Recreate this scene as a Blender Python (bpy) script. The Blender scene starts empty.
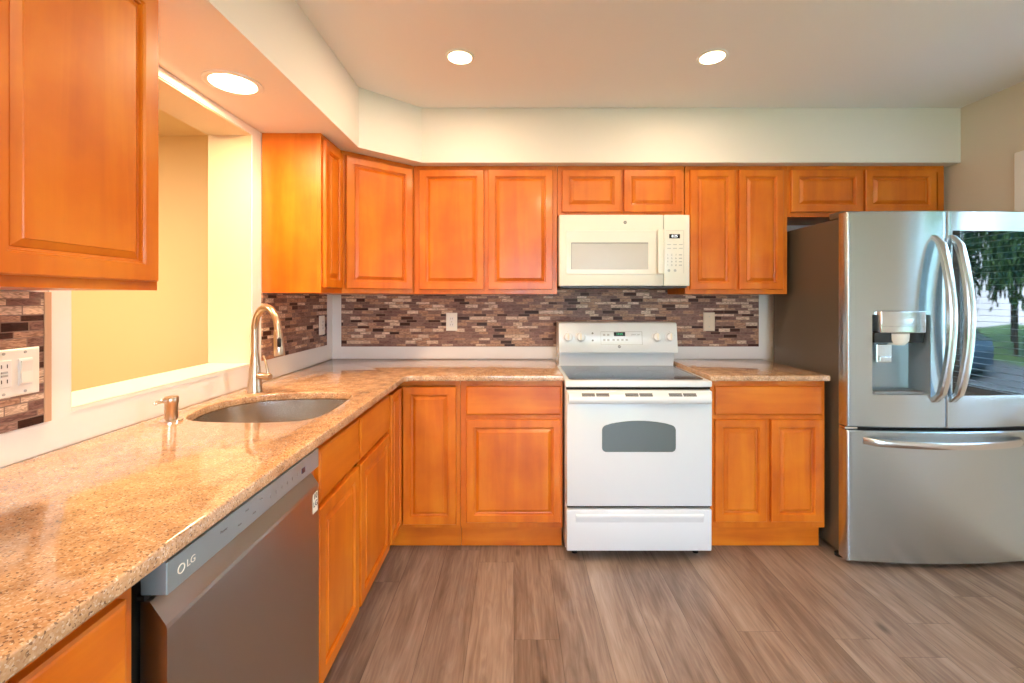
import bpy, bmesh, math, random
from mathutils import Vector, Matrix
scene = bpy.context.scene
COL = scene.collection
random.seed(7)

# ------------------------------------------------------------------ camera
cd = bpy.data.cameras.new('camera'); cam = bpy.data.objects.new('camera', cd); COL.objects.link(cam)
cd.sensor_width = 36.0; cd.lens = 440 / 1024 * 36.0
cd.shift_x = -2 / 1024; cd.shift_y = -42.5 / 1024
cd.clip_start = 0.02; cd.clip_end = 200
cam.location = (0, 0, 1.34); cam.rotation_euler = (math.pi / 2, 0, 0)
scene.camera = cam

# ------------------------------------------------------------------ world, exposure
w = bpy.data.worlds.new('sky'); scene.world = w; w.use_nodes = True
wn = w.node_tree.nodes; wl = w.node_tree.links
bg = wn['Background']
tc = wn.new('ShaderNodeTexCoord'); sx = wn.new('ShaderNodeSeparateXYZ'); rmp = wn.new('ShaderNodeValToRGB')
wl.new(tc.outputs['Generated'], sx.inputs[0]); wl.new(sx.outputs['Z'], rmp.inputs[0]); wl.new(rmp.outputs[0], bg.inputs[0])
rmp.color_ramp.elements[0].position = 0.0; rmp.color_ramp.elements[0].color = (0.72, 0.84, 1.0, 1)
rmp.color_ramp.elements[1].position = 0.7; rmp.color_ramp.elements[1].color = (0.40, 0.68, 1.0, 1)
bg.inputs[1].default_value = 11.0
scene.view_settings.view_transform = 'Standard'
scene.view_settings.look = 'None'
scene.view_settings.gamma = 1.0
scene.view_settings.use_curve_mapping = False
scene.view_settings.exposure = 0.27
scene.cycles.use_denoising = True
scene.cycles.sample_clamp_indirect = 6.0
scene.cycles.max_bounces = 10
scene.cycles.diffuse_bounces = 5
scene.cycles.glossy_bounces = 5

def area(name, loc, rot, sx_, sy_, power, col, portal=False):
    l = bpy.data.lights.new(name, 'AREA'); l.shape = 'RECTANGLE'; l.size = sx_; l.size_y = sy_
    l.energy = power; l.color = col
    if portal: l.cycles.is_portal = True
    o = bpy.data.objects.new(name, l); COL.objects.link(o); o.location = loc; o.rotation_euler = rot
    return o
sl = bpy.data.lights.new('sun', 'SUN'); sl.energy = 16; sl.angle = 0.01; sl.color = (1.0, .97, .92)  # added to brighten the trees and lawn; aimed to stay out of the rooms
so = bpy.data.objects.new('sun', sl); COL.objects.link(so); so.rotation_euler = Vector((0.72, -0.12, -0.68)).to_track_quat('-Z', 'Y').to_euler()
# sky portals in the window and in the added glass door
area('window_portal', (2.76, 1.7525, 1.41), (0, math.pi / 2, 0), 1.24, .92, 1, (1, 1, 1), True)
area('added_door_portal', (0.9, -2.16, 1.05), (-math.pi / 2, 0, math.pi), 2.4, 2.1, 1, (1, 1, 1), True)

# ------------------------------------------------------------------ materials
def srgb(r, g, b):
    f = lambda c: (c / 255 / 12.92) if c / 255 <= 0.04045 else ((c / 255 + 0.055) / 1.055) ** 2.4
    return (f(r), f(g), f(b), 1)
def mat(name, col=(200, 200, 200), rough=0.5, metal=0.0, coat=0.0, spec=0.5):
    m = bpy.data.materials.new(name); m.use_nodes = True
    p = m.node_tree.nodes['Principled BSDF']
    p.inputs['Base Color'].default_value = srgb(*col)
    p.inputs['Roughness'].default_value = rough; p.inputs['Metallic'].default_value = metal
    p.inputs['Coat Weight'].default_value = coat; p.inputs['Coat Roughness'].default_value = 0.12
    p.inputs['Specular IOR Level'].default_value = spec
    return m
def N(m, kind, **kw):
    n = m.node_tree.nodes.new(kind)
    for k, v in kw.items(): setattr(n, k, v)
    return n
def L(m, a, b): m.node_tree.links.new(a, b)
def P(m): return m.node_tree.nodes['Principled BSDF']
def math_(m, op, a, b=None):
    n = N(m, 'ShaderNodeMath', operation=op)
    for i, v in enumerate((a, b)):
        if v is None: continue
        if isinstance(v, (int, float)): n.inputs[i].default_value = v
        else: L(m, v, n.inputs[i])
    return n.outputs[0]
def ramp(m, fac, stops):
    r = N(m, 'ShaderNodeValToRGB'); L(m, fac, r.inputs[0]); e = r.color_ramp.elements
    e[0].position = stops[0][0]; e[0].color = srgb(*stops[0][1])
    e[1].position = stops[-1][0]; e[1].color = srgb(*stops[-1][1])
    for p_, c in stops[1:-1]:
        x = e.new(p_); x.color = srgb(*c)
    return r
def bump(m, h, strength, dist=0.002):
    b = N(m, 'ShaderNodeBump'); b.inputs['Strength'].default_value = strength; b.inputs['Distance'].default_value = dist
    L(m, h, b.inputs['Height']); L(m, b.outputs[0], P(m).inputs['Normal'])

def paint(name, col, rough=0.6):
    m = mat(name, col, rough)
    t = N(m, 'ShaderNodeTexCoord'); n = N(m, 'ShaderNodeTexNoise'); n.inputs['Scale'].default_value = 180
    L(m, t.outputs['Object'], n.inputs['Vector']); bump(m, n.outputs[0], 0.08, 0.001)
    return m
def wood(name, base, dark, light, scale=(14, 14, 1.3), rough=0.36):
    m = mat(name, base, rough, coat=0.12)
    t = N(m, 'ShaderNodeTexCoord'); oi = N(m, 'ShaderNodeObjectInfo')
    mp = N(m, 'ShaderNodeMapping'); mp.inputs['Scale'].default_value = scale
    add = N(m, 'ShaderNodeVectorMath', operation='ADD'); rn = N(m, 'ShaderNodeVectorMath', operation='SCALE')
    rn.inputs[0].default_value = (37, 11, 23); L(m, oi.outputs['Random'], rn.inputs['Scale'])
    L(m, t.outputs['Object'], add.inputs[0]); L(m, rn.outputs[0], add.inputs[1]); L(m, add.outputs[0], mp.inputs['Vector'])
    n1 = N(m, 'ShaderNodeTexNoise'); n1.inputs['Scale'].default_value = 1.0; n1.inputs['Detail'].default_value = 6; n1.inputs['Distortion'].default_value = 0.6
    L(m, mp.outputs[0], n1.inputs['Vector'])
    n2 = N(m, 'ShaderNodeTexNoise'); n2.inputs['Scale'].default_value = 5; n2.inputs['Detail'].default_value = 4
    L(m, add.outputs[0], n2.inputs['Vector'])
    mix = math_(m, 'ADD', math_(m, 'MULTIPLY', n1.outputs[0], 0.5), math_(m, 'MULTIPLY', n2.outputs[0], 0.5))
    r = ramp(m, mix, [(0.30, dark), (0.5, base), (0.68, light)])
    L(m, r.outputs[0], P(m).inputs['Base Color'])
    return m
def steel(name, col=(200, 214, 224), rough=0.25, aniso=0.97, axis=(0, 0, 1), scale=(3, 3, 260)):
    m = mat(name, col, rough, 1.0)
    p = P(m); p.inputs['Anisotropic'].default_value = aniso; p.inputs['Anisotropic Rotation'].default_value = 0.25
    tg = N(m, 'ShaderNodeTangent', direction_type='RADIAL', axis='Z'); L(m, tg.outputs[0], p.inputs['Tangent'])
    t = N(m, 'ShaderNodeTexCoord'); mp = N(m, 'ShaderNodeMapping'); mp.inputs['Scale'].default_value = scale
    n = N(m, 'ShaderNodeTexNoise'); n.inputs['Scale'].default_value = 1; n.inputs['Detail'].default_value = 3
    L(m, t.outputs['Object'], mp.inputs[0]); L(m, mp.outputs[0], n.inputs['Vector'])
    r = N(m, 'ShaderNodeMapRange'); r.inputs['To Min'].default_value = rough - .01; r.inputs['To Max'].default_value = rough + .01
    L(m, n.outputs[0], r.inputs[0]); L(m, r.outputs[0], p.inputs['Roughness'])
    return m
def glow(name, col, strength):
    m = mat(name, col, 0.4); p = P(m)
    p.inputs['Emission Color'].default_value = srgb(*col); p.inputs['Emission Strength'].default_value = strength
    return m

M = {}
M['wall'] = paint('wall_paint', (226, 221, 212))
M['wall_backlit'] = paint('backlit_wall_paint', (218, 208, 190))  # right wall's backlit dimness is put into a darker beige
M['ceiling'] = paint('ceiling_paint', (236, 233, 232), 0.75)
M['soffit'] = paint('soffit_paint', (230, 223, 216))
M['far_wall'] = paint('cream_wall_paint', (244, 218, 166))
M['jamb'] = paint('jamb_paint', (226, 208, 178))
M['trim'] = mat('white_trim', (236, 236, 234), 0.4)
M['sill'] = mat('sill_white', (236, 232, 222), 0.35)
M['wood'] = wood('maple_stain', (206, 106, 10), (182, 84, 4), (220, 128, 26))
M['wood_h'] = wood('maple_stain_cross', (206, 106, 10), (182, 84, 4), (220, 128, 26), (1.6, 1.6, 16))
M['wood_in'] = mat('cabinet_interior', (120, 66, 26), 0.6)
M['white'] = mat('white_enamel', (226, 232, 236), 0.22, coat=0.3)
M['cream'] = mat('bisque_white_plastic', (228, 226, 216), 0.3, coat=0.2)
M['black'] = mat('black_plastic', (18, 18, 18), 0.35)
M['gap'] = mat('dark_gap', (10, 10, 10), 0.8)
M['ceran'] = mat('black_ceramic_glass', (24, 28, 30), 0.06, coat=0.6)
M['ovenglass'] = mat('grey_oven_glass', (98, 108, 108), 0.12)
M['mwglass'] = mat('microwave_screen', (186, 182, 172), 0.25)
M['grey'] = mat('grey_mark', (120, 122, 122), 0.5)
M['lightgrey'] = mat('light_grey_mark', (176, 178, 176), 0.5)
M['steel'] = steel('brushed_steel')
M['steel_dw'] = steel('dishwasher_steel', (168, 164, 158), 0.30, 0.6)
M['steel_panel'] = mat('control_panel_steel', (160, 176, 182), 0.35, 0.7)
M['steel_sink'] = mat('sink_steel', (206, 200, 192), 0.24, 1.0)
M['nickel'] = mat('brushed_nickel', (196, 176, 152), 0.30, 1.0)
M['chrome'] = mat('chrome', (225, 225, 225), 0.08, 1.0)
M['handle'] = mat('handle_steel', (215, 218, 220), 0.22, 1.0)
M['fridge_side'] = mat('fridge_side_grey', (98, 88, 76), 0.42, 0.3)
M['darkglass'] = mat('tinted_door_glass', (12, 26, 30), 0.03, spec=0.8)
M['plate'] = mat('outlet_plastic', (240, 238, 230), 0.35)
M['almond'] = mat('almond_plate', (214, 196, 172), 0.4)
M['blackgloss'] = mat('black_display', (8, 10, 10), 0.1)
M['green'] = glow('green_digits', (40, 170, 100), 0.35)
M['digit'] = glow('white_digits', (230, 240, 250), 1.2)
M['lamp'] = glow('lamp_diffuser', (255, 226, 180), 14.0)
M['rubber'] = mat('rubber', (14, 14, 14), 0.7)
M['glass'] = mat('window_glass', (255, 255, 255), 0.0)
P(M['glass']).inputs['Transmission Weight'].default_value = 1.0; P(M['glass']).inputs['IOR'].default_value = 1.02
M['blind'] = mat('blind_slat', (225, 228, 228), 0.5)
M['tilestrip'] = mat('tan_edge_strip', (196, 158, 128), 0.4)

# granite
def granite():
    m = mat('speckled_granite', (200, 176, 150), 0.07, coat=0.5)
    t = N(m, 'ShaderNodeTexCoord')
    v = N(m, 'ShaderNodeTexVoronoi'); v.inputs['Scale'].default_value = 330; L(m, t.outputs['Object'], v.inputs['Vector'])
    sep = N(m, 'ShaderNodeSeparateColor'); L(m, v.outputs['Color'], sep.inputs[0])
    r = ramp(m, sep.outputs[0], [(0.0, (128, 104, 88)), (0.07, (150, 120, 96)), (0.14, (200, 160, 122)), (0.55, (208, 170, 134)), (0.82, (214, 180, 146)), (1.0, (230, 214, 196))])
    n = N(m, 'ShaderNodeTexNoise'); n.inputs['Scale'].default_value = 22; n.inputs['Detail'].default_value = 5; L(m, t.outputs['Object'], n.inputs['Vector'])
    r2 = ramp(m, n.outputs[0], [(0.35, (196, 180, 168)), (0.65, (255, 246, 234))])
    mx = N(m, 'ShaderNodeMix', data_type='RGBA', blend_type='MULTIPLY'); mx.inputs['Factor'].default_value = 0.7
    L(m, r.outputs[0], mx.inputs['A']); L(m, r2.outputs[0], mx.inputs['B']); L(m, mx.outputs['Result'], P(m).inputs['Base Color'])
    return m
M['granite'] = granite()

# linear mosaic: rows of strips of varying length; u = x+y (each panel runs along one axis)
def mosaic():
    m = mat('linear_mosaic_tile', (150, 120, 105), 0.5, coat=0.0, spec=0.3)
    t = N(m, 'ShaderNodeTexCoord'); s = N(m, 'ShaderNodeSeparateXYZ'); L(m, t.outputs['Object'], s.inputs[0])
    H = 0.0400; K = 0.60
    zr = math_(m, 'DIVIDE', s.outputs['Z'], H); pr = math_(m, 'FLOOR', zr); fp = math_(m, 'FRACT', zr)
    isb = math_(m, 'GREATER_THAN', fp, K); isa = math_(m, 'SUBTRACT', 1, isb)
    row = math_(m, 'ADD', math_(m, 'MULTIPLY', pr, 2), isb)
    fz = math_(m, 'ADD', math_(m, 'MULTIPLY', isa, math_(m, 'DIVIDE', fp, K)), math_(m, 'MULTIPLY', isb, math_(m, 'DIVIDE', math_(m, 'SUBTRACT', fp, K), 1 - K)))
    u = math_(m, 'ADD', s.outputs['X'], s.outputs['Y'])
    wcoord = math_(m, 'ADD', math_(m, 'MULTIPLY', u, 13.5), math_(m, 'MULTIPLY', row, 37.37))
    v = N(m, 'ShaderNodeTexVoronoi', voronoi_dimensions='1D'); v.inputs['Scale'].default_value = 1; v.inputs['Randomness'].default_value = 0.75
    L(m, wcoord, v.inputs['W'])
    e = N(m, 'ShaderNodeTexVoronoi', voronoi_dimensions='1D', feature='DISTANCE_TO_EDGE'); e.inputs['Scale'].default_value = 1; e.inputs['Randomness'].default_value = 0.75
    L(m, wcoord, e.inputs['W'])
    sep = N(m, 'ShaderNodeSeparateColor'); L(m, v.outputs['Color'], sep.inputs[0])
    r = ramp(m, sep.outputs[0], [(0.0, (58, 30, 24)), (0.13, (80, 46, 36)), (0.14, (130, 98, 90)), (0.32, (142, 108, 98)), (0.33, (190, 146, 120)), (0.58, (196, 156, 130)), (0.59, (146, 112, 102)), (0.80, (156, 124, 112)), (0.81, (226, 196, 170)), (1.0, (236, 212, 190))])
    r.color_ramp.interpolation = 'LINEAR'
    n = N(m, 'ShaderNodeTexNoise'); n.inputs['Scale'].default_value = 30; n.inputs['Detail'].default_value = 5; n.inputs['Distortion'].default_value = 2
    mp = N(m, 'ShaderNodeMapping'); mp.inputs['Scale'].default_value = (1, 1, 4); L(m, t.outputs['Object'], mp.inputs[0]); L(m, mp.outputs[0], n.inputs['Vector'])
    r2 = ramp(m, n.outputs[0], [(0.38, (150, 134, 126)), (0.62, (255, 250, 244))])
    mx = N(m, 'ShaderNodeMix', data_type='RGBA', blend_type='MULTIPLY'); mx.inputs['Factor'].default_value = 0.75
    L(m, r.outputs[0], mx.inputs['A']); L(m, r2.outputs[0], mx.inputs['B'])
    ge = math_(m, 'GREATER_THAN', e.outputs['Distance'], 0.018)
    gz = math_(m, 'MULTIPLY', math_(m, 'GREATER_THAN', fz, 0.07), math_(m, 'LESS_THAN', fz, 0.93))
    g = math_(m, 'MULTIPLY', ge, gz)
    m2 = N(m, 'ShaderNodeMix', data_type='RGBA'); m2.inputs['A'].default_value = srgb(132, 108, 96)
    L(m, g, m2.inputs['Factor']); L(m, mx.outputs['Result'], m2.inputs['B']); L(m, m2.outputs['Result'], P(m).inputs['Base Color'])
    bump(m, g, 0.5, 0.001)
    return m
M['mosaic'] = mosaic()

def planks():
    m = mat('grey_brown_plank', (150, 128, 114), 0.38)
    t = N(m, 'ShaderNodeTexCoord'); s = N(m, 'ShaderNodeSeparateXYZ'); L(m, t.outputs['Object'], s.inputs[0])
    W, LN = 0.18, 1.22
    xr = math_(m, 'DIVIDE', s.outputs['X'], W); ci = math_(m, 'FLOOR', xr); fx = math_(m, 'FRACT', xr)
    wn_ = N(m, 'ShaderNodeTexWhiteNoise', noise_dimensions='1D'); L(m, ci, wn_.inputs['W'])
    yy = math_(m, 'ADD', math_(m, 'DIVIDE', s.outputs['Y'], LN), wn_.outputs['Value']); ri = math_(m, 'FLOOR', yy); fy = math_(m, 'FRACT', yy)
    idn = math_(m, 'ADD', math_(m, 'MULTIPLY', ci, 17.31), math_(m, 'MULTIPLY', ri, 5.77))
    w2 = N(m, 'ShaderNodeTexWhiteNoise', noise_dimensions='1D'); L(m, idn, w2.inputs['W'])
    cmb = N(m, 'ShaderNodeCombineXYZ'); L(m, math_(m, 'MULTIPLY', w2.outputs['Value'], 40), cmb.inputs[2]); L(m, math_(m, 'MULTIPLY', s.outputs['X'], 1), cmb.inputs[0]); L(m, math_(m, 'MULTIPLY', s.outputs['Y'], 1), cmb.inputs[1])
    def nz(sc, det, dist):
        mp = N(m, 'ShaderNodeMapping'); mp.inputs['Scale'].default_value = sc; L(m, cmb.outputs[0], mp.inputs[0])
        n = N(m, 'ShaderNodeTexNoise'); n.inputs['Scale'].default_value = 1; n.inputs['Detail'].default_value = det; n.inputs['Distortion'].default_value = dist
        L(m, mp.outputs[0], n.inputs['Vector']); return n.outputs[0]
    broad = nz((9, 1.0, 1), 4, 1.4); fine = nz((95, 4.0, 1), 5, 0.5); swirl = nz((26, 2.6, 1), 6, 3.5)
    a = math_(m, 'ADD', math_(m, 'MULTIPLY', broad, 0.52), math_(m, 'MULTIPLY', fine, 0.22))
    a = math_(m, 'ADD', a, math_(m, 'MULTIPLY', swirl, 0.26))
    a = math_(m, 'ADD', a, math_(m, 'MULTIPLY', math_(m, 'SUBTRACT', w2.outputs['Value'], 0.5), 0.07))
    r = ramp(m, a, [(0.30, (90, 73, 63)), (0.45, (124, 105, 92)), (0.55, (146, 126, 112)), (0.72, (172, 154, 139))])
    kn = N(m, 'ShaderNodeTexVoronoi'); kn.inputs['Scale'].default_value = 1.0; mpk = N(m, 'ShaderNodeMapping'); mpk.inputs['Scale'].default_value = (3.4, 1.5, 1); L(m, cmb.outputs[0], mpk.inputs[0]); L(m, mpk.outputs[0], kn.inputs['Vector'])
    kf = N(m, 'ShaderNodeMapRange'); kf.inputs['From Min'].default_value = 0.02; kf.inputs['From Max'].default_value = 0.07; kf.inputs['To Min'].default_value = 0.45; kf.inputs['To Max'].default_value = 1
    L(m, kn.outputs['Distance'], kf.inputs[0])
    gx = math_(m, 'MULTIPLY', math_(m, 'GREATER_THAN', fx, 0.008), math_(m, 'LESS_THAN', fx, 0.992)); gy = math_(m, 'GREATER_THAN', fy, 0.0016)
    g = math_(m, 'MULTIPLY', gx, gy)
    gm = math_(m, 'MULTIPLY', math_(m, 'ADD', math_(m, 'MULTIPLY', g, 0.4), 0.6), kf.outputs[0])
    mx = N(m, 'ShaderNodeVectorMath', operation='SCALE'); L(m, r.outputs[0], mx.inputs[0]); L(m, gm, mx.inputs['Scale'])
    L(m, mx.outputs[0], P(m).inputs['Base Color']); bump(m, math_(m, 'ADD', math_(m, 'MULTIPLY', fine, 0.2), g), 0.12, 0.001)
    return m
M['floor'] = planks()
M['grass'] = mat('lawn', (88, 122, 60), 0.9)
M['asphalt'] = mat('asphalt', (112, 114, 116), 0.9)
M['leaf'] = mat('tree_leaf', (58, 92, 42), 0.7)
M['bark'] = mat('bark', (70, 56, 44), 0.9)
M['carpaint'] = mat('car_paint', (70, 104, 128), 0.2, 0.4, coat=1)
M['tyre'] = mat('tyre', (20, 20, 20), 0.8)

# ------------------------------------------------------------------ mesh helpers (world coordinates, rebased to the thing's origin)
class B:
    def __init__(s): s.bm = bmesh.new()
    def box(s, x0, x1, y0, y1, z0, z1, bev=0.0, seg=2):
        bm = s.bm
        vs = [bm.verts.new(p) for p in ((x0, y0, z0), (x1, y0, z0), (x1, y1, z0), (x0, y1, z0), (x0, y0, z1), (x1, y0, z1), (x1, y1, z1), (x0, y1, z1))]
        fs = [bm.faces.new([vs[i] for i in f]) for f in ((3, 2, 1, 0), (4, 5, 6, 7), (0, 1, 5, 4), (1, 2, 6, 5), (2, 3, 7, 6), (3, 0, 4, 7))]
        if bev > 0:
            es = list({e for f in fs for e in f.edges})
            bmesh.ops.bevel(bm, geom=es, offset=bev, segments=seg, profile=0.5, affect='EDGES')
        return s
    def prism(s, pts, z0, z1, bev=0.0):
        bm = s.bm
        a = [bm.verts.new((x, y, z0)) for x, y in pts]; b = [bm.verts.new((x, y, z1)) for x, y in pts]
        n = len(pts); fs = [bm.faces.new(a[::-1]), bm.faces.new(b)]
        for i in range(n): fs.append(bm.faces.new((a[i], a[(i + 1) % n], b[(i + 1) % n], b[i])))
        if bev > 0: bmesh.ops.bevel(bm, geom=list({e for f in fs for e in f.edges}), offset=bev, segments=2, profile=0.5, affect='EDGES')
        return s
    def extrude_profile(s, pts, axis, a0, a1):
        """closed profile swept along one axis; pts are the two other coordinates in cyclic order (x: y,z / y: x,z)"""
        mk = (lambda t, p: (t, p[0], p[1])) if axis == 'x' else (lambda t, p: (p[0], t, p[1]))
        a = [s.bm.verts.new(mk(a0, p)) for p in pts]; b = [s.bm.verts.new(mk(a1, p)) for p in pts]; n = len(pts)
        s.bm.faces.new(a[::-1]); s.bm.faces.new(b)
        for i in range(n): s.bm.faces.new((a[i], a[(i + 1) % n], b[(i + 1) % n], b[i]))
        return s
    def rings(s, O, U, Nn, w_, h_, prof):
        """nested rectangles: prof = [(inset, out)], O lower corner on the mounting plane, V = z"""
        O = Vector(O); U = Vector(U).normalized(); Nn = Vector(Nn).normalized(); V = Vector((0, 0, 1)); rs = []
        for ins, out in prof:
            rs.append([s.bm.verts.new(O + U * u + V * v + Nn * out) for u, v in ((ins, ins), (w_ - ins, ins), (w_ - ins, h_ - ins), (ins, h_ - ins))])
        s.bm.faces.new(rs[0][::-1])
        for a, b in zip(rs, rs[1:]):
            for i in range(4): s.bm.faces.new((a[i], a[(i + 1) % 4], b[(i + 1) % 4], b[i]))
        s.bm.faces.new(rs[-1]); return s
    def tube(s, pts, rad, n=16, cap=True):
        pts = [Vector(p) for p in pts]; R = rad if isinstance(rad, (list, tuple)) else [rad] * len(pts)
        t0 = (pts[1] - pts[0]).normalized(); up = Vector((0, 0, 1)) if abs(t0.z) < 0.9 else Vector((1, 0, 0))
        nrm = t0.cross(up).normalized(); prev = None
        for i, p in enumerate(pts):
            t = (pts[min(i + 1, len(pts) - 1)] - pts[max(i - 1, 0)])
            t = t.normalized() if t.length > 1e-9 else t0
            nrm = (nrm - t * nrm.dot(t)).normalized(); bn = t.cross(nrm)
            ring = [s.bm.verts.new(p + (nrm * math.cos(2 * math.pi * k / n) + bn * math.sin(2 * math.pi * k / n)) * R[i]) for k in range(n)]
            if prev:
                for k in range(n): s.bm.faces.new((prev[k], prev[(k + 1) % n], ring[(k + 1) % n], ring[k]))
            elif cap: s.bm.faces.new(ring[::-1])
            prev = ring
        if cap: s.bm.faces.new(prev)
        return s
    def lathe(s, c, prof, n=32, axis=(0, 0, 1)):
        """prof = [(radius, height along axis)]"""
        ax = Vector(axis).normalized(); q = Vector((0, 0, 1)).rotation_difference(ax); prev = None; c = Vector(c)
        for r, h in prof:
            ring = [s.bm.verts.new(c + q @ Vector((max(r, 1e-5) * math.cos(2 * math.pi * k / n), max(r, 1e-5) * math.sin(2 * math.pi * k / n), h))) for k in range(n)]
            if prev:
                for k in range(n): s.bm.faces.new((prev[k], prev[(k + 1) % n], ring[(k + 1) % n], ring[k]))
            else: s.bm.faces.new(ring[::-1])
            prev = ring
        s.bm.faces.new(prev); return s
    def grid(s, rows):
        vs = [[s.bm.verts.new(p) for p in r] for r in rows]
        for a, b in zip(vs, vs[1:]):
            for i in range(len(a) - 1): s.bm.faces.new((a[i], a[i + 1], b[i + 1], b[i]))
        return s
def root_loc(p):
    while p and p.parent: p = p.parent
    return Vector(p.location) if p else Vector((0, 0, 0))
def obj(name, b, m, parent=None, smooth=None, label=None):
    bm = b.bm; off = root_loc(parent)
    bmesh.ops.recalc_face_normals(bm, faces=bm.faces)
    bmesh.ops.translate(bm, verts=bm.verts, vec=-off)
    me = bpy.data.meshes.new(name); bm.to_mesh(me); bm.free()
    me.materials.append(m)
    o = bpy.data.objects.new(name, me); COL.objects.link(o)
    if smooth is not None:
        for p in me.polygons: p.use_smooth = True
        try: me.set_sharp_from_angle(angle=math.radians(smooth))
        except Exception: pass
    if parent: o.parent = parent
    if label: o['label'] = label
    return o
def tag(o, label, cat, group=None):
    o['label'] = label; o['category'] = cat
    if group: o['group'] = group
    return o
def thing(name, loc, label, cat, group=None):
    o = bpy.data.objects.new(name, None); COL.objects.link(o); o.location = loc; o.empty_display_size = 0.1
    return tag(o, label, cat, group)
def struct(name, b, m, parent=None, smooth=None):
    o = obj(name, b, m, parent, smooth)
    if not parent: o['kind'] = 'structure'
    return o
def text(name, s_, size, O, U, V, m, parent, align='CENTER'):
    cu = bpy.data.curves.new(name, 'FONT'); cu.body = s_; cu.size = size; cu.extrude = 0.0003; cu.align_x = align; cu.align_y = 'CENTER'
    tmp = bpy.data.objects.new(name, cu); COL.objects.link(tmp)
    me = bpy.data.meshes.new_from_object(tmp.evaluated_get(bpy.context.evaluated_depsgraph_get()))
    bpy.data.objects.remove(tmp)
    U = Vector(U).normalized(); V = Vector(V).normalized(); W = U.cross(V)
    mt = Matrix((U, V, W)).transposed().to_4x4(); mt.translation = Vector(O) - root_loc(parent)
    me.transform(mt); me.materials.clear(); me.materials.append(m)
    o = bpy.data.objects.new(name, me); COL.objects.link(o); o.parent = parent
    return o
X, Y, Z = Vector((1, 0, 0)), Vector((0, 1, 0)), Vector((0, 0, 1))

# ------------------------------------------------------------------ key dimensions
XL, XR, YB, YF = -1.22, 2.62, 2.95, -2.2
ZC, ZS = 2.46, 2.14
CT = 0.94          # counter top
WT = 0.20          # thickness of the wall with the opening

# ------------------------------------------------------------------ room shell
struct('floor', B().box(-5.2, XR + .14, YF - .14, YB + .14, -0.06, 0), M['floor'])
struct('ceiling', B().box(XL - WT, XR + .14, YF - .14, YB + .14, ZC, ZC + .08), M['ceiling'])
struct('wall_back', B().box(XL - WT, XR + .14, YB, YB + .14, 0, ZC), M['wall'])
OY0, OY1, OZ0, OZ1 = 1.209, 2.045, 1.042, 2.104
wlb = B()
wlb.box(XL - WT, XL, YF, OY0, 0, ZC); wlb.box(XL - WT, XL, OY1, YB, 0, ZC)
wlb.box(XL - WT, XL, OY0, OY1, 0, OZ0 - .006); wlb.box(XL - WT, XL, OY0, OY1, OZ1, ZC)
struct('wall_left', wlb, M['wall'])
WY0, WY1, WZ0, WZ1 = 1.30, 2.205, 0.80, 2.015
wrb = B()
wrb.box(XR, XR + .14, YF, WY0, 0, ZC); wrb.box(XR, XR + .14, WY1, YB, 0, ZC)
wrb.box(XR, XR + .14, WY0, WY1, 0, WZ0); wrb.box(XR, XR + .14, WY0, WY1, WZ1, ZC)
struct('wall_right', wrb, M['wall_backlit'])
wfb = B()
wfb.box(XL - WT, -0.3, YF - .14, YF, 0, ZC); wfb.box(2.1, XR + .14, YF - .14, YF, 0, ZC); wfb.box(-0.3, 2.1, YF - .14, YF, 2.1, ZC)
struct('wall_front', wfb, M['wall'])
# dropped soffit over the wall cabinets
SX, SYB = -0.82, 2.58
sp = [(XL, YF), (SX, YF), (SX, 2.323), (-0.54, SYB), (XR, SYB), (XR, YB), (XL, YB)]
struct('trim_1', B().prism([(x + (.0005 if x == XL else -.0005 if x == XR else 0), y - (.0005 if y == YB else 0) + (.0005 if y == YF else 0)) for x, y in sp], ZS, ZC - .0005), M['soffit'])
# white boards: opening surround, sill, and the painted border round the tiles
tb = B()
tb.box(XL, XL + .004, YF + .01, YB - .001, CT + .001, OZ0)        # low board along the counter
tb.box(XL, XL + .004, 1.151, OY0, OZ0, ZS - .002)
tb.box(XL, XL + .004, OY1, 2.117, OZ0, ZS - .002)
tb.box(XL, XL + .004, OY0, OY1, OZ1, ZS - .002)
tb.box(XL, XL + .004, 2.85, YB - .001, OZ0, 1.368)
struct('trim_2', tb, M['trim'])
struct('trim_3', B().box(XL - WT, XL - .0005, OY0 + .0005, OY1 - .0005, OZ0 - .005, OZ0, 0).box(XL - .0005, XL + .006, OY0, OY1, OZ0 - .012, OZ0, 0), M['sill'])
tb = B()
tb.box(XL + .005, XR - .9, YB - .004, YB - .0005, CT + .001, 1.0215)
tb.box(XL + .005, -1.155, YB - .004, YB - .0005, 1.0215, 1.368)
tb.box(1.638, 1.74, YB - .004, YB - .0005, 1.0215, 1.368)
struct('trim_4', tb, M['trim'])
# room seen through the opening
struct('wall_far', B().box(-5.2, XL - WT - .001, 3.02, 3.1, 0, ZC).box(-5.2, -5.1, -1.4, 3.02, 0, ZC), M['far_wall'])
struct('wall_far_front', B().box(-5.1, XL - WT - .001, -1.5, -1.4, 0, ZC), M['far_wall'])
struct('ceiling_far', B().box(-5.2, XL - WT - .001, -1.5, 3.1, ZC, ZC + .08), M['far_wall'])
# jamb skins facing the far room colour
struct('trim_5', B().box(XL - WT + .001, XL - .002, OY1 - .004, OY1 - .0006, OZ0 + .001, OZ1 - .001).box(XL - WT + .001, XL - .002, OY0 + .001, OY1 - .004, OZ1 - .004, OZ1 - .0006), M['jamb'])

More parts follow.
